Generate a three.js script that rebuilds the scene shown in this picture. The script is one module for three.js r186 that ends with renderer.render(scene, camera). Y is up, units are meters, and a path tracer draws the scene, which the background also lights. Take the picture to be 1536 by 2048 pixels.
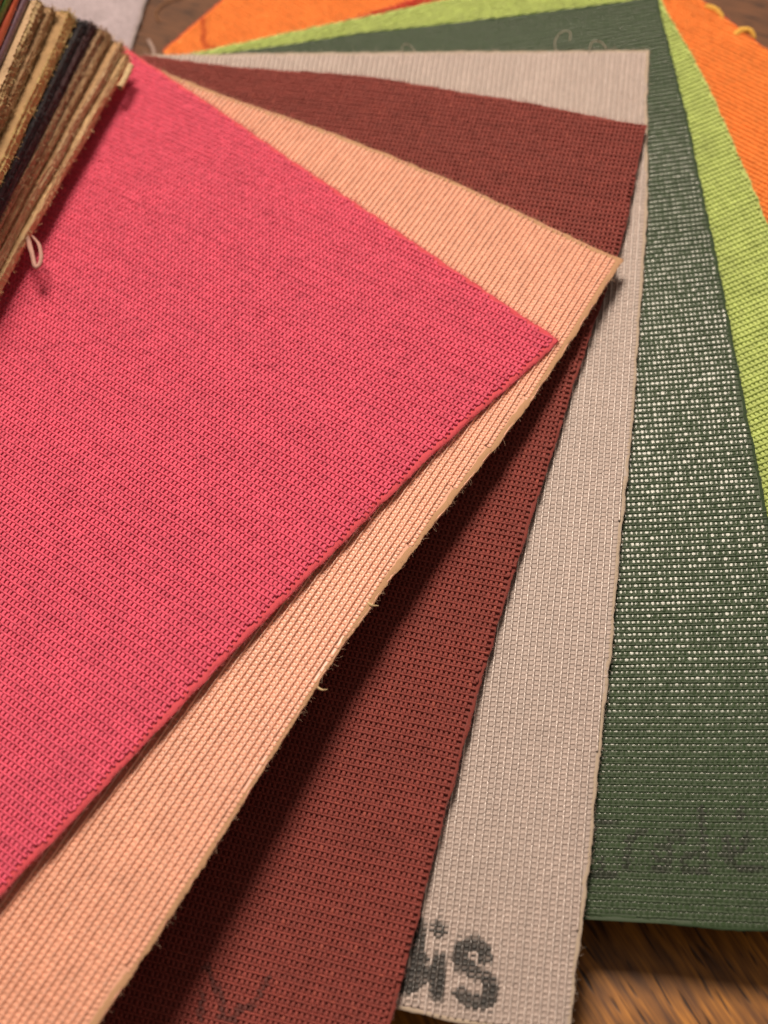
import * as THREE from 'three';
import { mergeGeometries } from 'three/addons/utils/BufferGeometryUtils.js';
import { ImprovedNoise } from 'three/addons/math/ImprovedNoise.js';

// ---------- camera, light, exposure ----------
const MM = 0.001, rad = Math.PI / 180;
const scene = new THREE.Scene();
const TILT = 29.6 * rad, ROLL = -13.4 * rad, DIST = 0.145;
const camera = new THREE.PerspectiveCamera(42, 0.75, 0.005, 10);
camera.position.set(0, 0.012 + DIST * Math.cos(TILT), DIST * Math.sin(TILT));
camera.up.set(-Math.sin(ROLL), Math.cos(ROLL) * Math.sin(TILT), -Math.cos(ROLL) * Math.cos(TILT));
camera.lookAt(0, 0.012, 0);
camera.focus = 0.14;
camera.userData.fStop = 25;
camera.updateMatrixWorld();
scene.add(camera);

const renderer = new THREE.WebGLRenderer({ antialias: true });
renderer.toneMapping = THREE.LinearToneMapping;
renderer.toneMappingExposure = 1.0;
renderer.shadowMap.enabled = true;
scene.background = new THREE.Color().setRGB(0.175, 0.142, 0.115);     // the dim room around the lamp

// the lamp that lights the table from beyond the top of the picture
const LAMP = new THREE.Vector3(0.035, 0.488, -0.308);
const WARM = new THREE.Color().setRGB(1.0, 0.84, 0.68);
{
  const lamp = new THREE.Group(); lamp.name = 'table_lamp';
  lamp.userData = { label: 'round frosted glass table lamp on a brass stem behind the swatches', category: 'lamp' };
  lamp.position.set(LAMP.x, 0.0018, LAMP.z);
  const brass = new THREE.MeshStandardMaterial({ color: new THREE.Color().setRGB(0.45, 0.3, 0.12), metalness: 1, roughness: 0.35 });
  const prof = [[0, 0], [0.06, 0], [0.062, 0.004], [0.055, 0.01], [0.02, 0.016], [0.008, 0.03], [0.007, 0.372], [0.02, 0.382], [0.022, 0.399], [0, 0.401]].map(([x, y]) => new THREE.Vector2(x, y));
  const stand = new THREE.Mesh(new THREE.LatheGeometry(prof, 40), brass); stand.name = 'lamp_stand'; lamp.add(stand);
  const globe = new THREE.Mesh(new THREE.SphereGeometry(0.093, 40, 28), new THREE.MeshStandardMaterial({ color: 0xffffff, roughness: 0.5, emissive: WARM, emissiveIntensity: 3 }));
  globe.name = 'lamp_globe'; globe.position.y = LAMP.y; lamp.add(globe);
  const bulb = new THREE.PointLight(WARM, 1.32, 0, 2); bulb.name = 'lamp_light'; bulb.position.y = LAMP.y;
  bulb.castShadow = true; bulb.shadow.radius = 5; bulb.shadow.mapSize.set(2048, 2048); bulb.shadow.camera.near = 0.08; bulb.shadow.camera.far = 3;
  lamp.add(bulb); scene.add(lamp);
}

// ---------- helpers ----------
let seed = 20240611;
const rnd = () => { seed = (seed + 0x6D2B79F5) | 0; let t = Math.imul(seed ^ (seed >>> 15), 1 | seed); t = (t + Math.imul(t ^ (t >>> 7), 61 | t)) ^ t; return ((t ^ (t >>> 14)) >>> 0) / 4294967296; };
const sgn = () => rnd() * 2 - 1;
const PN = new ImprovedNoise();
const noise = (x, y, z = 0) => PN.noise(x + 31.7, y + 17.3, z + 5.1);
const fbm = (x, y, z = 0, o = 4) => { let s = 0, a = 0.5; for (let i = 0; i < o; i++) { s += a * noise(x, y, z + i * 7.3); x *= 2.03; y *= 2.03; a *= 0.5; } return s; };
const lin = (r, g, b) => new THREE.Color().setRGB(r, g, b);
const used = {};
function numbered(n) { used[n] = (used[n] ?? -1) + 1; return used[n] ? n + '_' + String(used[n]).padStart(3, '0') : n; }
function thing(name, label, category, group) {
  const g = new THREE.Group(); g.name = numbered(name); g.userData = { label, category }; if (group) g.userData.group = group;
  scene.add(g); return g;
}
function part(name, geo, mat, parent, kind) {
  const m = new THREE.Mesh(geo, mat); m.name = name; m.castShadow = m.receiveShadow = true; if (kind) m.userData.kind = kind; parent.add(m); return m;
}
function sheetGeo(nu, nv, f, closed) {       // f(u, v) -> [x, y, z]
  const p = [], uv = [], ix = [];
  for (let j = 0; j <= nv; j++) for (let i = 0; i <= nu; i++) { p.push(...f(i / nu, j / nv)); uv.push(i / nu, j / nv); }
  for (let j = 0; j < nv; j++) for (let i = 0; i < nu; i++) { const a = j * (nu + 1) + i, b = a + 1, c = a + nu + 1, d = c + 1; ix.push(a, c, b, b, c, d); }
  const g = new THREE.BufferGeometry(); g.setAttribute('position', new THREE.Float32BufferAttribute(p, 3)); g.setAttribute('uv', new THREE.Float32BufferAttribute(uv, 2)); g.setIndex(ix); g.computeVertexNormals(); return g;
}
function threadGeo(pts, r, seg = 40, taper = 0) {     // points in mm, plan x, plan y, height
  const curve = new THREE.CatmullRomCurve3(pts.map(([x, y, h]) => new THREE.Vector3(x * MM, h * MM, -y * MM)));
  const g = new THREE.TubeGeometry(curve, seg, r * MM, 8, false), pos = g.attributes.position;
  const c = new THREE.Vector3(), v = new THREE.Vector3();
  for (let i = 0; i <= seg; i++) { curve.getPointAt(i / seg, c); for (let k = 0; k <= 8; k++) { const n = i * 9 + k; v.fromBufferAttribute(pos, n).sub(c); const s = (1 + 0.25 * noise(i * 0.35, k * 0.9, r * 9)) * (1 - taper * Math.pow(i / seg, 3)); v.multiplyScalar(s).add(c); pos.setXYZ(n, v.x, v.y, v.z); } }
  g.computeVertexNormals(); return g;
}

// one warp yarn arching over a weft yarn, in mm: x along the rib, z across it
function crownGeo(w, len, rise, thick, skew, flat = 1, NA = 7) {
  const NP = 8, p = [], ix = [];
  for (let i = 0; i <= NA; i++) {
    const th = (i / NA - 0.5) * Math.PI, z = len * Math.sin(th), y = rise * Math.pow(Math.cos(th), flat), ww = w * (0.5 + 0.5 * Math.pow(Math.cos(th), 0.7));
    for (let k = 0; k <= NP; k++) { const ph = Math.PI * (k / NP) ; const q = -0.3 + (Math.PI + 0.6) * (k / NP); p.push((ww * Math.cos(q) + skew * z) * MM, (y + thick * Math.sin(q)) * MM, z * MM); }
  }
  for (let i = 0; i < NA; i++) for (let k = 0; k < NP; k++) { const a = i * (NP + 1) + k, b = a + 1, c = a + NP + 1, d = c + 1; ix.push(a, b, c, b, d, c); }
  const g = new THREE.BufferGeometry(); g.setAttribute('position', new THREE.Float32BufferAttribute(p, 3)); g.setIndex(ix); g.computeVertexNormals();
  const n = g.attributes.normal; if (n.getY(Math.floor(p.length / 6)) < 0) { const idx = g.index.array; for (let i = 0; i < idx.length; i += 3) { const t = idx[i]; idx[i] = idx[i + 1]; idx[i + 1] = t; } g.computeVertexNormals(); }
  return g;
}
const fibreGeo = (() => { const c = new THREE.CatmullRomCurve3([new THREE.Vector3(0, 0, 0), new THREE.Vector3(0.08, 0.35, 0.05), new THREE.Vector3(0.02, 0.7, 0.2), new THREE.Vector3(-0.15, 1, 0.28)]); return new THREE.TubeGeometry(c, 6, 0.02, 4, false); })();

function profile(pts) {       // smooth interpolation through [x, y]
  if (!pts || !pts.length) return () => 0;
  return (x) => {
    if (x <= pts[0][0]) return pts[0][1]; const e = pts[pts.length - 1]; if (x >= e[0]) return e[1];
    for (let i = 1; i < pts.length; i++) if (x <= pts[i][0]) { const [x0, y0] = pts[i - 1], [x1, y1] = pts[i]; let k = (x - x0) / (x1 - x0); k = k * k * (3 - 2 * k); return y0 + (y1 - y0) * k; }
  };
}
function inkOf(strokes, width) {
  const segs = []; let x0 = 1e9, x1 = -1e9, y0 = 1e9, y1 = -1e9;
  for (const s of strokes) for (let i = 1; i < s.length; i++) { const [a, b] = s[i - 1], [c, d] = s[i]; segs.push([a, b, c, d]); x0 = Math.min(x0, a, c); x1 = Math.max(x1, a, c); y0 = Math.min(y0, b, d); y1 = Math.max(y1, b, d); }
  return (x, y) => {
    if (x < x0 - width || x > x1 + width || y < y0 - width || y > y1 + width) return 0;
    let m = 1e9;
    for (const [a, b, c, d] of segs) { const ux = c - a, uy = d - b, k = Math.min(1, Math.max(0, ((x - a) * ux + (y - b) * uy) / (ux * ux + uy * uy + 1e-9))); m = Math.min(m, Math.hypot(x - a - ux * k, y - b - uy * k)); }
    m += 0.06 * noise(x * 2.2, y * 2.2, 3);
    return Math.min(1, Math.max(0, (width - m) / 0.15));
  };
}

const MAIN = [0.168, 0.3, 0.23, 0.08, 0.1, 0.6], SOFT = [0.192, 0.3, 0.19, 0.08, 0.1, 0.6], BIND = [0.29, 0.15, 0.27, 0.07, 0.08, 0.8], FLAT = [0.2, 0.28, 0.12, 0.07, 0.1];
const GLOSS = [0.195, 0.21, 0.035, 0.014, 0.04, 0.3, 14], GLOSSBIND = [0.29, 0.13, 0.07, 0.05, 0.08], SPARSE = [0.15, 0.235, 0.03, 0.05, 0.1], SPINE = [0.34, 0.125, 0.22, 0.06, 0.05], PLUMP = [0.165, 0.25, 0.05, 0.06, 0.1];

// ---------- a fabric swatch: B its far right corner (mm, plan), a1 the way its top edge runs, a2 the way its right edge runs ----------
function swatch(o) {
  const root = thing('fabric_swatch', o.label, 'fabric swatch', 'fabric swatches fanned out on the table');
  const e1 = [Math.cos(o.a1 * rad), Math.sin(o.a1 * rad)], e2 = [Math.cos(o.a2 * rad), Math.sin(o.a2 * rad)];
  const det = e1[0] * e2[1] - e2[0] * e1[1];
  const topOff = profile(o.top), rightOff = profile(o.right), lowOff = profile(o.low), sd = o.seed;
  const edgeT = (s) => topOff(s) + 0.16 * noise(s * 0.5, sd) + 0.09 * noise(s * 2.4, sd + 9), edgeS = (t) => rightOff(t) + 0.16 * noise(t * 0.5, sd + 3) + 0.09 * noise(t * 2.4, sd + 6);
  const plan = (s, t) => [o.B[0] + s * e1[0] + t * e2[0], o.B[1] + s * e1[1] + t * e2[1]];
  const local = (x, y) => { x -= o.B[0]; y -= o.B[1]; return [(x * e2[1] - y * e2[0]) / det, (y * e1[0] - x * e1[1]) / det]; };
  const height = (s, t) => o.h0 + (o.sl || 0) * t + (o.bend ? o.bend(s, t) : 0) + 0.22 * noise(s * 0.04, t * 0.04, sd);
  const map = (s, t) => [s + edgeS(t) * (1 - s / o.W), t + edgeT(s) * (1 - t / o.L) + lowOff(s) * t / o.L];
  const at = (s, t, up = 0) => { const [x, y] = plan(s, t); return [x * MM, (height(s, t) + up) * MM, -y * MM]; };
  const cloth = (extra) => new THREE.MeshPhysicalMaterial({ color: 0xffffff, roughness: o.rough ?? 0.8, sheen: o.sheen ?? 0.25, sheenRoughness: 0.6, sheenColor: o.color.clone().lerp(new THREE.Color(1, 1, 1), 0.3), ...extra });
  const base = o.color.clone().multiplyScalar(o.weft ?? 0.9);  // under layers: cloth colour darkened slightly, shade between yarns put into the colour
  // backing: thin closed sheet under the yarns
  const TH = 0.32, NU = 44, NV = 70;
  const up = sheetGeo(NU, NV, (u, v) => at(...map(u * o.W, v * o.L), 0)), dn = sheetGeo(NU, NV, (u, v) => at(...map((1 - u) * o.W, v * o.L), -TH));
  const rim = (n, f) => sheetGeo(n, 1, (u, v) => at(...map(...f(u)), -TH * v));
  part('cloth_backing', mergeGeometries([up, dn, rim(NU, (u) => [u * o.W, 0]), rim(NV, (u) => [0, o.L * (1 - u)]), rim(NU, (u) => [(1 - u) * o.W, o.L]), rim(NV, (u) => [o.W, o.L * u])]), cloth({ color: base, side: THREE.DoubleSide }), root);
  // weave
  const rp = o.rp ?? 0.69, cp = o.cp ?? 0.53, ra = o.rib * rad, u = [Math.cos(ra), Math.sin(ra)], v = [-Math.sin(ra), Math.cos(ra)], m1 = o.fan || 0;
  const C = plan(o.W / 2, o.L / 2), reach = 0.5 * Math.hypot(o.W, o.L) * 1.1, NJ = Math.ceil(reach / rp);
  const spot = (a, b) => { const bb = b + m1 * b * a + 0.06 * noise(a * 0.12, b * 0.3, sd) ; const x = C[0] + u[0] * a + v[0] * bb, y = C[1] + u[1] * a + v[1] * bb; return local(x, y); };
  const inside = (s, t, m) => t > edgeT(s) + m && s > edgeS(t) + m && s < o.W - m && t < o.L + lowOff(s) - m;
  const hidden = o.cover || (() => false);
  const mats = [], cols = [], mats2 = [], cols2 = [], M4 = new THREE.Matrix4(), X = new THREE.Vector3(), Y = new THREE.Vector3(), Z = new THREE.Vector3(), Q = new THREE.Color(), INK = o.inkColor || lin(0.014, 0.013, 0.013);
  const ink = o.ink ? inkOf(o.ink, o.inkWidth) : null, dh = 0.4;
  const p3 = [], ix = [], NPH = 5;
  for (let j = -NJ; j <= NJ; j++) {
    const b = j * rp + 0.014 * sgn(), rowTone = 1 + 0.03 * sgn(), rowRise = 1 + 0.05 * sgn(), rowLen = 1 + 0.03 * sgn();
    let lo = null, hi = null;
    for (let a = -reach; a <= reach; a += 0.25) { const [s, t] = spot(a, b); if (inside(s, t, Math.max(0.2, (o.bare ?? 0) + 0.1))) { lo ??= a; hi = a; } }
    if (lo === null) continue;
    // weft yarn of this rib
    const n = Math.max(2, Math.round((hi - lo) / 1.6)), start = p3.length / 3;
    for (let i = 0; i <= n; i++) { const a = lo + (hi - lo) * i / n; for (let k = 0; k <= NPH; k++) { const q = Math.PI * k / NPH, [s, t] = spot(a, b + 0.3 * rp * Math.cos(q)); p3.push(...at(s, t, 0.02 + (o.weftRise ?? 0.035) * Math.sin(q) * (1 + 0.3 * noise(a * 0.8, j)))); } }
    for (let i = 0; i < n; i++) for (let k = 0; k < NPH; k++) { const c = start + i * (NPH + 1) + k; ix.push(c, c + 1, c + NPH + 1, c + 1, c + NPH + 2, c + NPH + 1); }
    // warp crowns over it
    for (let i = Math.ceil(lo / cp); i * cp <= hi; i++) {
      for (const fine of [0, 1]) {
      const a = (i + (fine ? 0.5 : 0)) * cp + 0.02 * sgn() + 0.25 * cp * noise(j * 0.11, sd), bj = b + 0.012 * sgn() + (fine ? 0.5 * rp : 0);
      const [s, t] = spot(a, bj);
      if (!inside(s, t, o.bare ?? 0.26) || hidden(s, t)) continue;
      const [s1, t1] = spot(a + dh, bj), [s2, t2] = spot(a, bj + dh), P0 = at(s, t, 0.02), P1 = at(s1, t1, 0.02), P2 = at(s2, t2, 0.02);
      X.set(P1[0] - P0[0], P1[1] - P0[1], P1[2] - P0[2]).normalize(); Z.set(P2[0] - P0[0], P2[1] - P0[1], P2[2] - P0[2]).normalize(); Y.crossVectors(Z, X).normalize(); if (Y.y < 0) { Y.negate(); Z.negate(); }
      const jit = o.jitter ?? 1, kw = 1 + 0.12 * jit * sgn(), kl = rowLen * (1 + 0.08 * jit * sgn()), kr = rowRise * (1 + 0.12 * sgn());
      const tw = 0.1 * sgn(), roll = 0.08 * sgn() * (o.calm ?? 1);
      const Xt = X.clone().addScaledVector(Z, tw).addScaledVector(Y, roll).normalize(), Zt = Z.clone().addScaledVector(X, -tw).normalize(), Yt = Y.clone().addScaledVector(X, -roll).normalize();
      M4.makeBasis(Xt.multiplyScalar(kw), Yt.multiplyScalar(kr), Zt.multiplyScalar(kl)); M4.setPosition(P0[0], P0[1], P0[2]);
      (fine ? mats2 : mats).push(M4.clone());
      const tone = rowTone * (1 + 0.1 * sgn()) * (1 + 0.13 * fbm(s * 0.22, t * 0.22, sd, 3)) * (o.slub ? 1 + o.slub * noise(a * 0.5, j * 1.7, sd) : 1);
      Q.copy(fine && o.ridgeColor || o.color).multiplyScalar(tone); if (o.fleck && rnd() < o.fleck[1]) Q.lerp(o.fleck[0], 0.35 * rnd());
      if (ink) { const k = ink(s, t); if (k > 0) Q.lerp(INK, k * (o.inkStrength ?? 0.9) * (0.86 + 0.14 * rnd())); }
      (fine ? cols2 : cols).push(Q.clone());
      }
    }
  }
  const wg = new THREE.BufferGeometry(); wg.setAttribute('position', new THREE.Float32BufferAttribute(p3, 3)); wg.setIndex(ix); wg.computeVertexNormals();
  if (ink) { const c = new Float32Array(p3.length); for (let i = 0; i < p3.length; i += 3) { const [s, t] = local(p3[i] / MM, -p3[i + 2] / MM), k = ink(s, t) * (o.inkStrength ?? 0.9); Q.copy(base).lerp(INK, k); c[i] = Q.r; c[i + 1] = Q.g; c[i + 2] = Q.b; } wg.setAttribute('color', new THREE.BufferAttribute(c, 3)); }
  part('weft_yarns', wg, cloth({ side: THREE.DoubleSide, roughness: o.weftRough ?? o.rough ?? 0.8, ...(ink ? { vertexColors: true } : { color: base }) }), root, 'stuff');
  const cg = crownGeo(...(o.crown || MAIN)), bg = crownGeo(...(o.bind || BIND));
  for (const [name, geo, mm, cc] of [['warp_yarns', cg, mats, cols], ['binding_yarns', bg, mats2, cols2]]) {
    const im = new THREE.InstancedMesh(geo, cloth({ side: THREE.DoubleSide, ...(name === 'warp_yarns' ? o.shine : o.bindShine) }), mm.length); im.name = name; im.userData.kind = 'stuff'; im.castShadow = im.receiveShadow = true;
    mm.forEach((m, i) => { im.setMatrixAt(i, m); im.setColorAt(i, cc[i]); }); root.add(im);
  }
  // cut edge: the sealed, slightly matted rim
  const rr = o.rimR ?? 0.2, rh = o.rimH ?? 0.11, ri = rr - 0.2, edges = [];
  const walk = (f, n) => sheetGeo(8, n, (a, q) => { const [s, t, ns, nt] = f(q), ph = a * Math.PI * 2, k = 1 + 0.3 * noise(q * n * 0.22, sd, 1.4 * Math.cos(ph)) + 0.25 * noise(q * n * 0.7, sd + 2, 1.2 * Math.sin(ph)), [S, T] = map(s, t); return at(S + ns * (rr * k * Math.cos(ph) - ri), T + nt * (rr * k * Math.cos(ph) - ri), -0.06 + rh * k * Math.sin(ph)); });
  edges.push(walk((q) => [q * o.W, 0.12, 0, -1], 240), walk((q) => [0.12, q * o.L, -1, 0], 380), walk((q) => [q * o.W, o.L - 0.12, 0, 1], 240));
  part('cut_edge', mergeGeometries(edges), cloth({ color: o.rimColor || o.color.clone().multiplyScalar(0.85), side: THREE.DoubleSide, roughness: 0.9 }), root);
  // fuzz along the edges and over the face
  const fz = [], nF = o.fuzz ?? 2600, E3 = new THREE.Euler(), q4 = new THREE.Quaternion(), pos = new THREE.Vector3(), sc = new THREE.Vector3();
  for (let i = 0; i < nF; i++) {
    let s, t, k; const w = rnd();
    if (w < 0.3) { s = rnd() * o.W; t = -0.1; k = 1; } else if (w < 0.6) { s = -0.1; t = rnd() * o.L; k = 1; } else { s = rnd() * o.W; t = rnd() * o.L; k = 0; }
    const [S, T] = map(s, t); pos.set(...at(S, T, k ? sgn() * 0.1 : 0.2));
    E3.set(sgn() * 1.9, rnd() * 6.3, sgn() * 1.9); q4.setFromEuler(E3); const L = (0.2 + 0.75 * rnd() * rnd()) * (k ? 1 : 0.5) * MM, thin = (k ? 1.4 : 1.1) * (0.7 + 0.6 * rnd()) * Math.min(1, 0.35 * MM / L) ; sc.set(L * thin, L, L * thin);
    fz.push(new THREE.Matrix4().compose(pos, q4, sc));
  }
  const fm = new THREE.InstancedMesh(fibreGeo, cloth({ color: (o.rimColor || o.color).clone().lerp(new THREE.Color(1, 1, 1), 0.12), roughness: 0.9 }), fz.length); fm.name = 'fuzz_fibres'; fm.userData.kind = 'stuff';
  fz.forEach((m, i) => fm.setMatrixAt(i, m)); root.add(fm);
  root.userData.fabric = undefined; delete root.userData.fabric;
  return { root, at, map, cloth };
}

// ---------- table: two boards of polished wood ----------
function woodMaps(N, tone) {
  const col = new Uint8Array(N * N * 4), bmp = new Uint8Array(N * N * 4);
  const a = tone[0], b = tone[1], c = tone[2];
  for (let y = 0; y < N; y++) for (let x = 0; x < N; x++) {
    const X = x / N * 90, Y = y / N * 90;                 // mm; the grain runs along y
    const wob = 2.5 * fbm(X * 0.03, Y * 0.012, 2, 3);
    const band = 0.5 + 1.1 * fbm((X + wob) * 0.6, Y * 0.02, 1, 4), fine = fbm((X + wob) * 3.1, Y * 0.09, 4, 3), mottle = fbm(X * 0.5, Y * 0.28, 8, 3);  // last term: soft random tone in the wood colour
    const pore = Math.max(0, noise((X + wob) * 2.4, Y * 0.3, 12) - 0.24) * 2.5 * (0.6 + 0.8 * Math.max(0, 0.5 + noise(X * 0.3, Y * 0.1, 20)));
    const fleck = noise((X + wob) * 1.7, Y * 0.2, 33) + 0.7 * noise((X + wob) * 3.6, Y * 0.32, 41);
    const k = Math.min(1, Math.max(0, 0.5 + 0.55 * (band - 0.5) + 0.4 * fine + 0.3 * mottle + 0.38 * fleck)), d = Math.min(1, pore), i = (y * N + x) * 4;
    for (let q = 0; q < 3; q++) { const v = (a[q] + (b[q] - a[q]) * k) * (1 - d) + c[q] * d; col[i + q] = v; }
    col[i + 3] = bmp[i + 3] = 255;
    const h = Math.min(255, Math.max(0, 190 - d * 170 + fine * 50)); bmp[i] = bmp[i + 1] = bmp[i + 2] = h;
  }
  const tex = (d, s) => { const t = new THREE.DataTexture(d, N, N); t.magFilter = t.minFilter = THREE.LinearFilter; t.wrapS = t.wrapT = THREE.MirroredRepeatWrapping; if (s) t.colorSpace = THREE.SRGBColorSpace; t.needsUpdate = true; return t; };
  return [tex(col, true), tex(bmp, false)];
}
{
  const table = new THREE.Group(); table.name = 'table_top'; table.userData.kind = 'structure'; scene.add(table);
  const board = (tone, x0, x1, y0, y1, rough, turn) => {
    const [map, bump] = woodMaps(1024, tone);
    const m = new THREE.MeshPhysicalMaterial({ map, bumpMap: bump, bumpScale: 0.00006, roughness: rough, clearcoat: rough > 0.6 ? 0 : 0.25, clearcoatRoughness: 0.35 });
    const T = 0.028, g = new THREE.BoxGeometry((x1 - x0) * MM, T, (y1 - y0) * MM, 1, 1, 1), p = g.attributes.position, uv = g.attributes.uv;
    g.translate((x0 + x1) / 2 * MM, 0.0018 - T / 2, -(y0 + y1) / 2 * MM);
    const c = Math.cos(turn * rad), s = Math.sin(turn * rad);
    for (let i = 0; i < p.count; i++) { const X = p.getX(i) / 0.09, Z = (-p.getZ(i) + p.getY(i)) / 0.09; uv.setXY(i, X * s - Z * c + 0.37, X * c + Z * s + 0.21); }
    return part('board', g, m, table);
  };
  board([[88, 50, 14], [204, 136, 48], [44, 22, 7]], -420, 420, -300, 19.5, 0.42, -73);
  board([[80, 49, 28], [112, 71, 43], [50, 29, 16]], -420, 420, 20, 620, 0.75, -40);
}

// ---------- the fan of swatches, bottom one first ----------
const orange = swatch({ label: 'bright orange fabric swatch at the very bottom of the fan', seed: 1, B: [36.709, 131.573], a1: -141.8, a2: -67.13, W: 67.1, L: 118, h0: 3, rib: -53, color: lin(0.9, 0.27, 0.05), rimColor: lin(0.75, 0.1, 0.02), crown: FLAT,
  ink: [[[58.68, 0.69], [61.08, 3.64], [61.56, 5.18], [60.78, 6.76]]], inkWidth: 0.55, inkStrength: 0.75, inkColor: lin(0.5, 0.06, 0.01) });
swatch({ label: 'red swatch of which only a thin sliver shows above the lime swatch', seed: 2, B: [45, 88.2], a1: 186.4, a2: -90, W: 56, L: 70, h0: 5.5, rib: -5, color: lin(0.55, 0.05, 0.02), rimColor: lin(0.5, 0.05, 0.02), crown: FLAT });
swatch({ label: 'lime green ribbed fabric swatch between the orange and the dark green one', seed: 3, B: [54.032, 80.948], a1: 177.9, a2: -89.59, W: 68, L: 121, h0: 7, rib: 11.6, color: lin(0.5, 0.61, 0.19), crown: FLAT, slub: 0.15,
  right: [[0, 0.3], [9, 0.29], [27, -0.47], [42, -0.09], [52, 0.28], [121, 0.3]] });
swatch({ label: 'dark green glossy fabric swatch with faint black pen marks near its lower edge', seed: 4, B: [52.827, 70.517], a1: 169.77, a2: -99.17, W: 68, L: 122.6, h0: 8.1, rib: -12.5, fan: 0.0011, color: lin(0.034, 0.064, 0.026), rough: 0.6, sheen: 0, calm: 1, jitter: 2.2, weftRise: 0.02, bend: (s) => 0.0011 * Math.pow(Math.max(0, 34 - s), 2), crown: GLOSS, bind: GLOSSBIND, shine: { roughness: 0.17, ior: 1.7 },
  low: [[0, 2], [7.5, 1.5], [24.4, -0.6], [68, -1.5]], top: [[0, 0.38], [21.6, -0.37], [38.7, -0.47], [55.8, 0.46], [68, 0.8]], right: [[0, 0.3], [24.4, -0.25], [45.7, -0.25], [68, 0.05], [122, 0.3]],
  ink: [[[22.35, 113.05], [20.39, 113.22]], [[22.31, 113.18], [23.02, 115.53]], [[23.57, 118.1], [20.91, 118.3]], [[22.05, 116.7], [22.16, 118.05]], [[19.16, 114.75], [19.48, 116.23], [19.73, 117.69]], [[19.22, 115.62], [18.18, 114.3], [17.55, 114.21]], [[16.42, 115.78], [15.59, 115.95], [15.24, 115.22]], [[15.4, 115.46], [15.55, 116.94], [15.89, 118.02], [17.21, 117.89]], [[17.11, 116.36], [16.61, 117.12], [15.53, 117.18]], [[14.64, 114.5], [13.95, 114.79], [14.19, 115.53]], [[13.15, 116.7], [14.31, 117.13], [14.25, 118.36], [12.34, 118.46]], [[11.97, 112.26], [12.16, 114.65], [12.44, 118.33]], [[8.08, 112.49], [8.51, 113.6]], [[7.93, 115.14], [8.82, 116.82], [10.53, 116.97]], [[9.93, 115.52], [10.14, 117.48], [9.45, 118.37], [7.31, 118.49]]], inkWidth: 0.38, inkStrength: 0.7 });
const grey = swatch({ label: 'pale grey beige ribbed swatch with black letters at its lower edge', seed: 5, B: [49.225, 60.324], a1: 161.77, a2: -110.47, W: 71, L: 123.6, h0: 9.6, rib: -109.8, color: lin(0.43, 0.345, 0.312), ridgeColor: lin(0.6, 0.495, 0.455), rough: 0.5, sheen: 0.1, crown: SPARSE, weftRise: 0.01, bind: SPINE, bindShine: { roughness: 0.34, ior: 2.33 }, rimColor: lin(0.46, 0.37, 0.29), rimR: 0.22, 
  low: [[0, 0.8], [8.7, 0.25], [17, -0.5], [71, -1]], right: [[0, 0.88], [32, -0.57], [57.6, -0.69], [83.5, -0.32], [102, 0.03], [123, 0.66]],
  ink: [[[8.72, 117.97], [9.36, 116.99], [10.27, 116.69], [11.28, 117.26], [11.46, 118.13], [10.89, 118.83], [9.67, 119.27], [8.44, 119.9], [7.88, 120.67], [7.96, 121.6], [8.97, 121.92], [10.13, 121.81], [10.78, 121.23]], [[13.11, 118.56], [12.8, 121.61]], [[13.6, 115.65], [13.2, 115.95]], [[15.36, 115.67], [15.28, 118.04]], [[14.67, 118.73], [15.51, 120.03], [15.84, 121.28]], [[15.59, 121.25], [13.63, 119.85]]], inkWidth: 0.74, inkStrength: 1 });
swatch({ label: 'maroon fabric swatch between the peach and the grey one', seed: 6, B: [44.344, 47.089], a1: 150.84, a2: -119.22, W: 71, L: 124, h0: 10.8, rib: -27, color: lin(0.25, 0.046, 0.036), rough: 0.75, slub: 0.12, fleck: [lin(0.5, 0.12, 0.08), 0.05],
  top: [[0, 0.66], [20, -0.4], [37, -0.94], [62, 0.67]], right: [[0, 0.31], [20.3, -0.7], [44.7, 0.06], [71, 0.54], [94, 0.21], [112, -0.41]],
  ink: [[[11.67, 111.97], [11.99, 114.04], [12.09, 114.73]], [[12.09, 114.73], [13.32, 115.25], [13.64, 116.32]], [[17.78, 112.59], [15.27, 114.85], [14.34, 116.37]], [[17.07, 114.88], [16.59, 117.04]], [[14.66, 116.46], [13.26, 116.37]]], inkWidth: 0.36, inkStrength: 0.6 });
const peach = swatch({ label: 'peach ribbed fabric swatch lying just under the pink one', seed: 7, B: [34.77, 26.23], a1: 135.11, a2: -133.17, W: 76, L: 124, h0: 12, sl: 0.093, rib: 49, color: lin(0.8, 0.4, 0.27), slub: 0.1, rough: 0.6, weftRough: 0.35, crown: PLUMP, bind: SPINE, bindShine: { roughness: 0.4, ior: 2.2 }, rimColor: lin(0.47, 0.27, 0.15), rimR: 0.4, rimH: 0.1, bare: 0.42, fuzz: 3000,
  top: [[0, 0.71], [24.8, -0.6], [35.6, -0.73], [65.5, 0.62]], right: [[0, -0.01], [19.6, -0.54], [55, 0.98], [100, -0.43]] });
swatch({ label: 'coral pink fabric swatch on top of the fan', seed: 8, B: [23.39, 15.88], a1: 124.22, a2: -141.99, W: 78, L: 122, h0: 14.0, sl: 0.107, rib: -45, color: lin(0.74, 0.1, 0.175), slub: 0.05, rough: 0.85, sheen: 0.6, crown: SOFT, rimR: 0.38, rimH: 0.19, bare: 0.42, fuzz: 7000, rimColor: lin(0.62, 0.075, 0.1),
  right: [[0, -0.52], [24.7, 0.51], [50.8, 0.42], [82.6, -0.4]] });

swatch({ label: 'pale lavender grey swatch lying flat at the upper left', seed: 9, B: [-11.7, 118.3], a1: 160.4, a2: -109.6, W: 52, L: 38, h0: 2.6, rib: -70, color: lin(0.56, 0.48, 0.52), crown: FLAT, rimColor: lin(0.5, 0.42, 0.42) });

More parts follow.
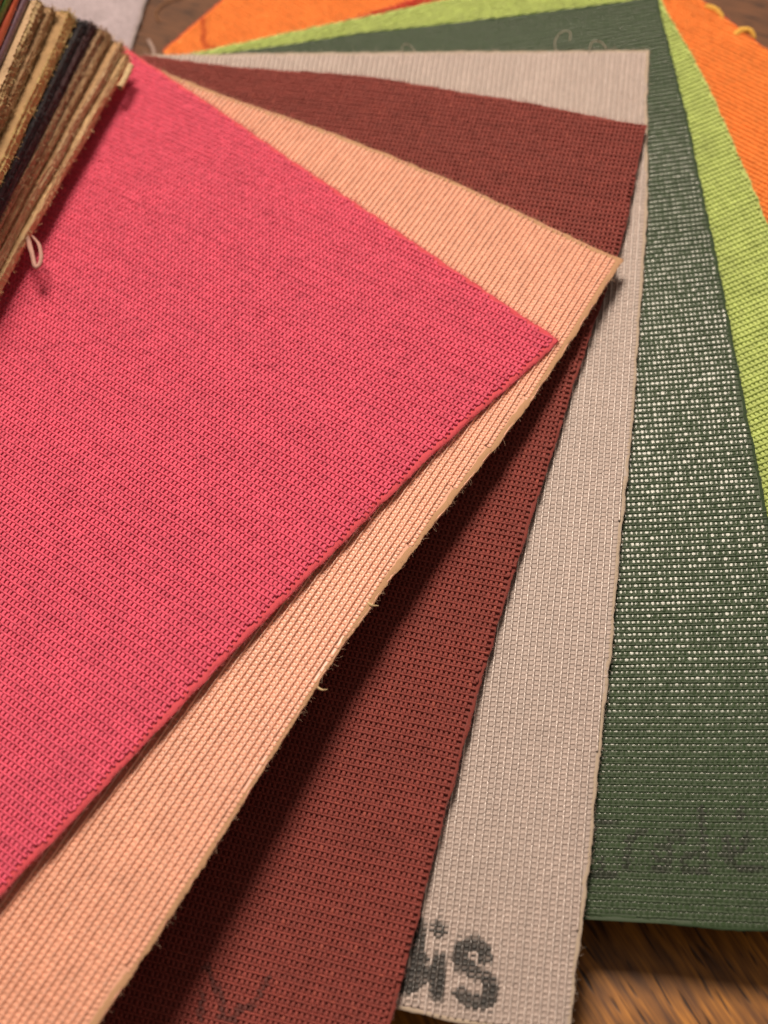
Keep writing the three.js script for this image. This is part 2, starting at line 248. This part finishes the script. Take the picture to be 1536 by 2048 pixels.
// ---------- the stack of swatches folded back on top, seen from its cut side: E the end of its lower edge near the fan's corner, F farther along ----------
function folded(o) {
  const root = thing('folded_swatch', o.label, 'fabric swatch', 'swatches in the folded back stack');
  const E = new THREE.Vector3(...o.E), D = new THREE.Vector3(...o.F).sub(E), len = D.length() * 1.12; D.normalize();
  const N = new THREE.Vector3(-D.y, D.x, 0).normalize().negate(); if (N.x > 0) N.negate();       // into the stack
  const th = o.th, sd = o.seed, dep = 13, rag = o.rag ?? 0.22;
  const pt = (l, n, z) => { const v = E.clone().addScaledVector(D, l).addScaledVector(N, n); return [v.x * MM, (v.z + z) * MM, -v.y * MM]; };
  const endAt = (n, z) => 0.5 * noise(n * 0.6, z * 1.5, sd) + (o.ragEnd ?? 0.35) * noise(n * 2.6, z * 3, sd + 4);
  const face = (l, q) => rag * (0.45 * noise(l * 0.16, q * 1.7, sd) + 0.8 * noise(l * 0.06, q * 5.5, sd + 5) + 0.5 * noise(l * 2.2, q * 4, sd + 2)) + 0.16 * Math.pow(Math.abs(2 * q - 1), 3) + 0.3 * noise(l * 0.1, sd * 3.1) * (1 - 0.5 * q) - 0.05;
  const wave = (l, n) => 0.1 * noise(l * 0.09, n * 0.1, sd + 7);
  const NL = 220, L = (u) => Math.pow(u, 1.15) * len;
  const front = sheetGeo(NL, 14, (u, q) => { const l = L(u) + endAt(0, q) * (1 - u); return pt(l, face(l, q), q * th + wave(l, 0)); });
  const top = sheetGeo(NL, 10, (u, n) => { const l = L(u) + endAt(n * dep, 1) * (1 - u); return pt(l, n < 0.001 ? face(l, 1) : n * dep, th + wave(l, n * dep)); });
  const bot = sheetGeo(NL, 10, (u, n) => { const l = L(u) + endAt(n * dep, 0) * (1 - u); return pt(l, n < 0.001 ? face(l, 0) : n * dep, wave(l, n * dep)); });
  const end = sheetGeo(60, 12, (n, q) => { const l = endAt(n * dep, q) - 0.3 * (1 - Math.pow(Math.abs(2 * q - 1), 3)); return pt(l, n < 0.001 ? face(l, q) : n * dep, q * th + wave(l, n * dep)); });
  const m = new THREE.MeshPhysicalMaterial({ color: 0xffffff, vertexColors: true, roughness: o.rough ?? 0.85, sheen: o.sheen ?? 0.2, sheenColor: o.color.clone().lerp(new THREE.Color(1, 1, 1), 0.3), sheenRoughness: 0.6, side: THREE.DoubleSide });
  const tint = (g, cut) => { const p = g.attributes.position, c = new Float32Array(p.count * 3), Q = new THREE.Color(); for (let i = 0; i < p.count; i++) { const x = p.getX(i) * 1000, y = p.getY(i) * 1000, z = p.getZ(i) * 1000, al = x * D.x - z * D.y; const k = 0.5 + 0.9 * fbm(al * 0.12, y * 2.6, sd, 3) + 0.35 * noise(al * 1.4, y * 3, sd); Q.copy(o.color).lerp(cut ? o.cut : o.color, Math.min(1, Math.max(0, k + 0.25))).multiplyScalar(1 + 0.22 * noise(al * 0.5, y * 3.5, sd + 8)); c.set([Q.r, Q.g, Q.b], i * 3); } g.setAttribute('color', new THREE.BufferAttribute(c, 3)); return g; };
  part('cloth_sheet', mergeGeometries([tint(front, true), tint(top, false), tint(bot, false), tint(end, true)]), m, root);
  const fz = [], fc = [], q4 = new THREE.Quaternion(), E3 = new THREE.Euler(), Q = new THREE.Color();
  for (let i = 0; i < (o.tufts ?? 500); i++) {
    const atEnd = rnd() < 0.35, q = rnd(); let P;
    if (atEnd) { const n = rnd() * rnd() * dep; P = pt(endAt(n, q), n + 0.05, q * th); } else { const l = L(rnd()); P = pt(l, face(l, q), q * th + wave(l, 0)); }
    E3.set(sgn() * 2.4, rnd() * 6.3, sgn() * 2.4); q4.setFromEuler(E3); const k = (0.22 + 0.6 * rnd() * rnd()) * (atEnd ? 1.2 : 0.7) * MM, w = 0.9 * (0.6 + 1.4 * rnd()) * MM * (atEnd ? 1.3 : 1);
    fz.push(new THREE.Matrix4().compose(new THREE.Vector3(...P), q4, new THREE.Vector3(w, k, w)));
    fc.push(Q.copy(o.cut).multiplyScalar(0.8 + 0.4 * rnd()).clone());
  }
  const fm = new THREE.InstancedMesh(fibreGeo, new THREE.MeshStandardMaterial({ color: 0xffffff, roughness: 0.9 }), fz.length); fm.name = 'frayed_fibres'; fm.userData.kind = 'stuff';
  fz.forEach((x, i) => { fm.setMatrixAt(i, x); fm.setColorAt(i, fc[i]); }); root.add(fm);
  return { root, m };
}
const BEIGE = lin(0.6, 0.44, 0.26), TAN = lin(0.46, 0.31, 0.18), YELLOW = lin(0.6, 0.47, 0.2), BLACK = lin(0.022, 0.02, 0.024), PLUM = lin(0.07, 0.035, 0.04), MAUVE = lin(0.16, 0.1, 0.13);
const layers = [
  ['pale beige swatch lowest in the folded stack, resting on the coral pink one', [-19.09, 72.52, 16.95], [-39.34, 31.19, 21.15], 1.45, lin(0.62, 0.42, 0.22), lin(0.66, 0.46, 0.26)],
  ['tan swatch second from the bottom of the folded stack', [-19.37, 73.46, 18.41], [-38.69, 34.06, 22.43], 1.46, lin(0.4, 0.24, 0.12), BEIGE],
  ['brownish beige swatch third from the bottom of the folded stack', [-20.48, 73.97, 19.98], [-38.09, 35.38, 23.8], 1.21, TAN, lin(0.42, 0.27, 0.14)],
  ['dull brown swatch just below the plum one in the folded stack', [-21.25, 73.53, 21.32], [-37.59, 36.52, 24.94], 1.09, lin(0.28, 0.17, 0.1), TAN],
  ['dark plum brown swatch lying under the black one in the folded stack', [-21.91, 73.21, 22.52], [-37.13, 37.78, 25.95], 1.21, PLUM, PLUM],
  ['black speckled swatch in the middle of the folded stack', [-22.74, 72.45, 23.89], [-36.64, 38.5, 27.11], 1.21, BLACK, lin(0.04, 0.038, 0.045)],
  ['yellowish beige swatch directly on top of the black one', [-23.77, 72.14, 25.25], [-36.14, 39.61, 28.25], 1.94, lin(0.36, 0.22, 0.1), YELLOW],
  ['tan swatch set back between two frayed beige ones', [-25.58, 71.24, 27.46], [-35.22, 45.2, 29.84], 1.46, lin(0.34, 0.21, 0.11), lin(0.4, 0.26, 0.13)],
  ['wide frayed beige swatch under the purple one in the folded stack', [-26.62, 70.36, 29.1], [-34.6, 47.26, 31.16], 1.94, TAN, lin(0.46, 0.34, 0.17)],
  ['purple satin swatch near the top of the folded stack', [-27.5, 70.96, 31.14], [-33.67, 53.04, 32.74], 0.98, MAUVE, MAUVE],
  ['red orange swatch above the purple one in the folded stack', [-28.18, 70.0, 32.26], [-33.23, 55.32, 33.57], 0.96, lin(0.4, 0.07, 0.035), lin(0.45, 0.1, 0.05)],
  ['mid green swatch above the red orange one in the folded stack', [-28.83, 69.03, 33.37], [-32.78, 57.89, 34.38], 1.22, lin(0.07, 0.16, 0.04), lin(0.08, 0.2, 0.05)],
  ['blackish green swatch topmost in the folded stack', [-29.52, 67.73, 34.76], [-32.27, 59.14, 35.51], 1.30, lin(0.02, 0.03, 0.015), lin(0.03, 0.05, 0.02)],
];
const stack = layers.map(([label, E, F, th, color, cut], i) => folded({ label, E, F, th, color, cut, seed: 40 + i * 3, rag: i === 8 ? 0.5 : i > 8 ? 0.06 : i === 5 ? 0.16 : 0.26, ragEnd: i > 8 ? 0.05 : 0.4, tufts: i > 8 ? 40 : 1600, rough: i > 8 ? 0.35 : 0.85, sheen: i > 8 ? 0.1 : 0.25 }));
const pinkish = new THREE.MeshStandardMaterial({ color: lin(0.5, 0.29, 0.24), roughness: 0.9 }), cream = new THREE.MeshStandardMaterial({ color: lin(0.62, 0.46, 0.26), roughness: 0.9 }), gold = new THREE.MeshStandardMaterial({ color: lin(0.75, 0.42, 0.07), roughness: 0.85 }), grey2 = new THREE.MeshStandardMaterial({ color: lin(0.5, 0.42, 0.34), roughness: 0.9 });
part('loose_thread', threadGeo([[-33.9, 44.0, 20.4], [-33.29, 40.44, 21.0], [-32.86, 37.5, 21.1], [-32.3, 38.4, 21.0], [-32.32, 41.04, 20.9], [-33.2, 43.2, 20.5]], 0.3, 48, 0.6), pinkish, stack[0].root).userData.label = 'pinkish looped thread end';
part('loose_thread', threadGeo([[-20.6, 67.4, 17.9], [-19.79, 68.9, 17.83], [-18.77, 71.4, 17.6]], 0.42), cream, stack[0].root).userData.label = 'stubby cream yarn end';
part('loose_thread', threadGeo([[60.9, 73, 3], [61.8, 71.9, 3.2], [62.2, 70.7, 3.2], [62.4, 69.4, 2.8]], 0.45, 40, 0.5), gold, orange.root).userData.label = 'golden frayed thread';
part('loose_thread', threadGeo([[62.8, 66.2, 2.9], [63.9, 66.5, 3.3], [64.9, 66.1, 3.3], [65.3, 64.9, 2.9]], 0.5, 40, 0.6), gold, orange.root).userData.label = 'golden frayed thread';
part('loose_thread', threadGeo([[36.7, 64.0, 9.6], [36.9, 65.4, 10.3], [38.3, 66.8, 10.4], [39.3, 66.6, 10.2], [38.9, 65.3, 9.9]], 0.045), grey2, grey.root);
part('loose_thread', threadGeo([[40.8, 62.7, 9.6], [41.6, 63.7, 10.3], [42.6, 63.5, 10.2], [43.2, 62.4, 9.8]], 0.06), grey2, grey.root);
part('loose_thread', threadGeo([[16.6, 70.4, 9.6], [17.4, 71.6, 10.2], [18.2, 71.5, 10.0], [18.6, 70.2, 9.7]], 0.04), grey2, grey.root);
part('loose_thread', threadGeo([[-3.9, -12.4, 16.9], [-3.3, -13.2, 17.3], [-2.7, -13.3, 17.1]], 0.16, 20, 0.8), cream, peach.root);
part('loose_thread', threadGeo([[-10.4, -20.5, 17.8], [-9.8, -21.2, 18.2], [-9.3, -21.2, 18.0]], 0.13, 20, 0.8), cream, peach.root);
{
  const t1 = part('stray_thread', threadGeo([[-15.9, 97.9, 2.0], [-16.2, 99.6, 2.2], [-15, 101.2, 2.2], [-13.3, 101.8, 2.1], [-11.3, 102, 2.0]], 0.1), new THREE.MeshStandardMaterial({ color: lin(0.3, 0.14, 0.06), roughness: 0.85 }), scene);
  t1.userData = { label: 'curled brown thread on the dark wood left of the orange swatch', category: 'thread' };
  const t2 = part('stray_thread', threadGeo([[-18.0, 94.2, 2.1], [-17.66, 92.7, 2.2], [-17.47, 91.1, 2.2], [-17.7, 90.3, 2.1]], 0.28), new THREE.MeshStandardMaterial({ color: lin(0.42, 0.3, 0.26), roughness: 0.9 }), scene);
  t2.name = 'stray_thread_001'; t2.userData = { label: 'pale short bit of lint beside the orange swatch tip', category: 'thread' };
}

renderer.render(scene, camera);
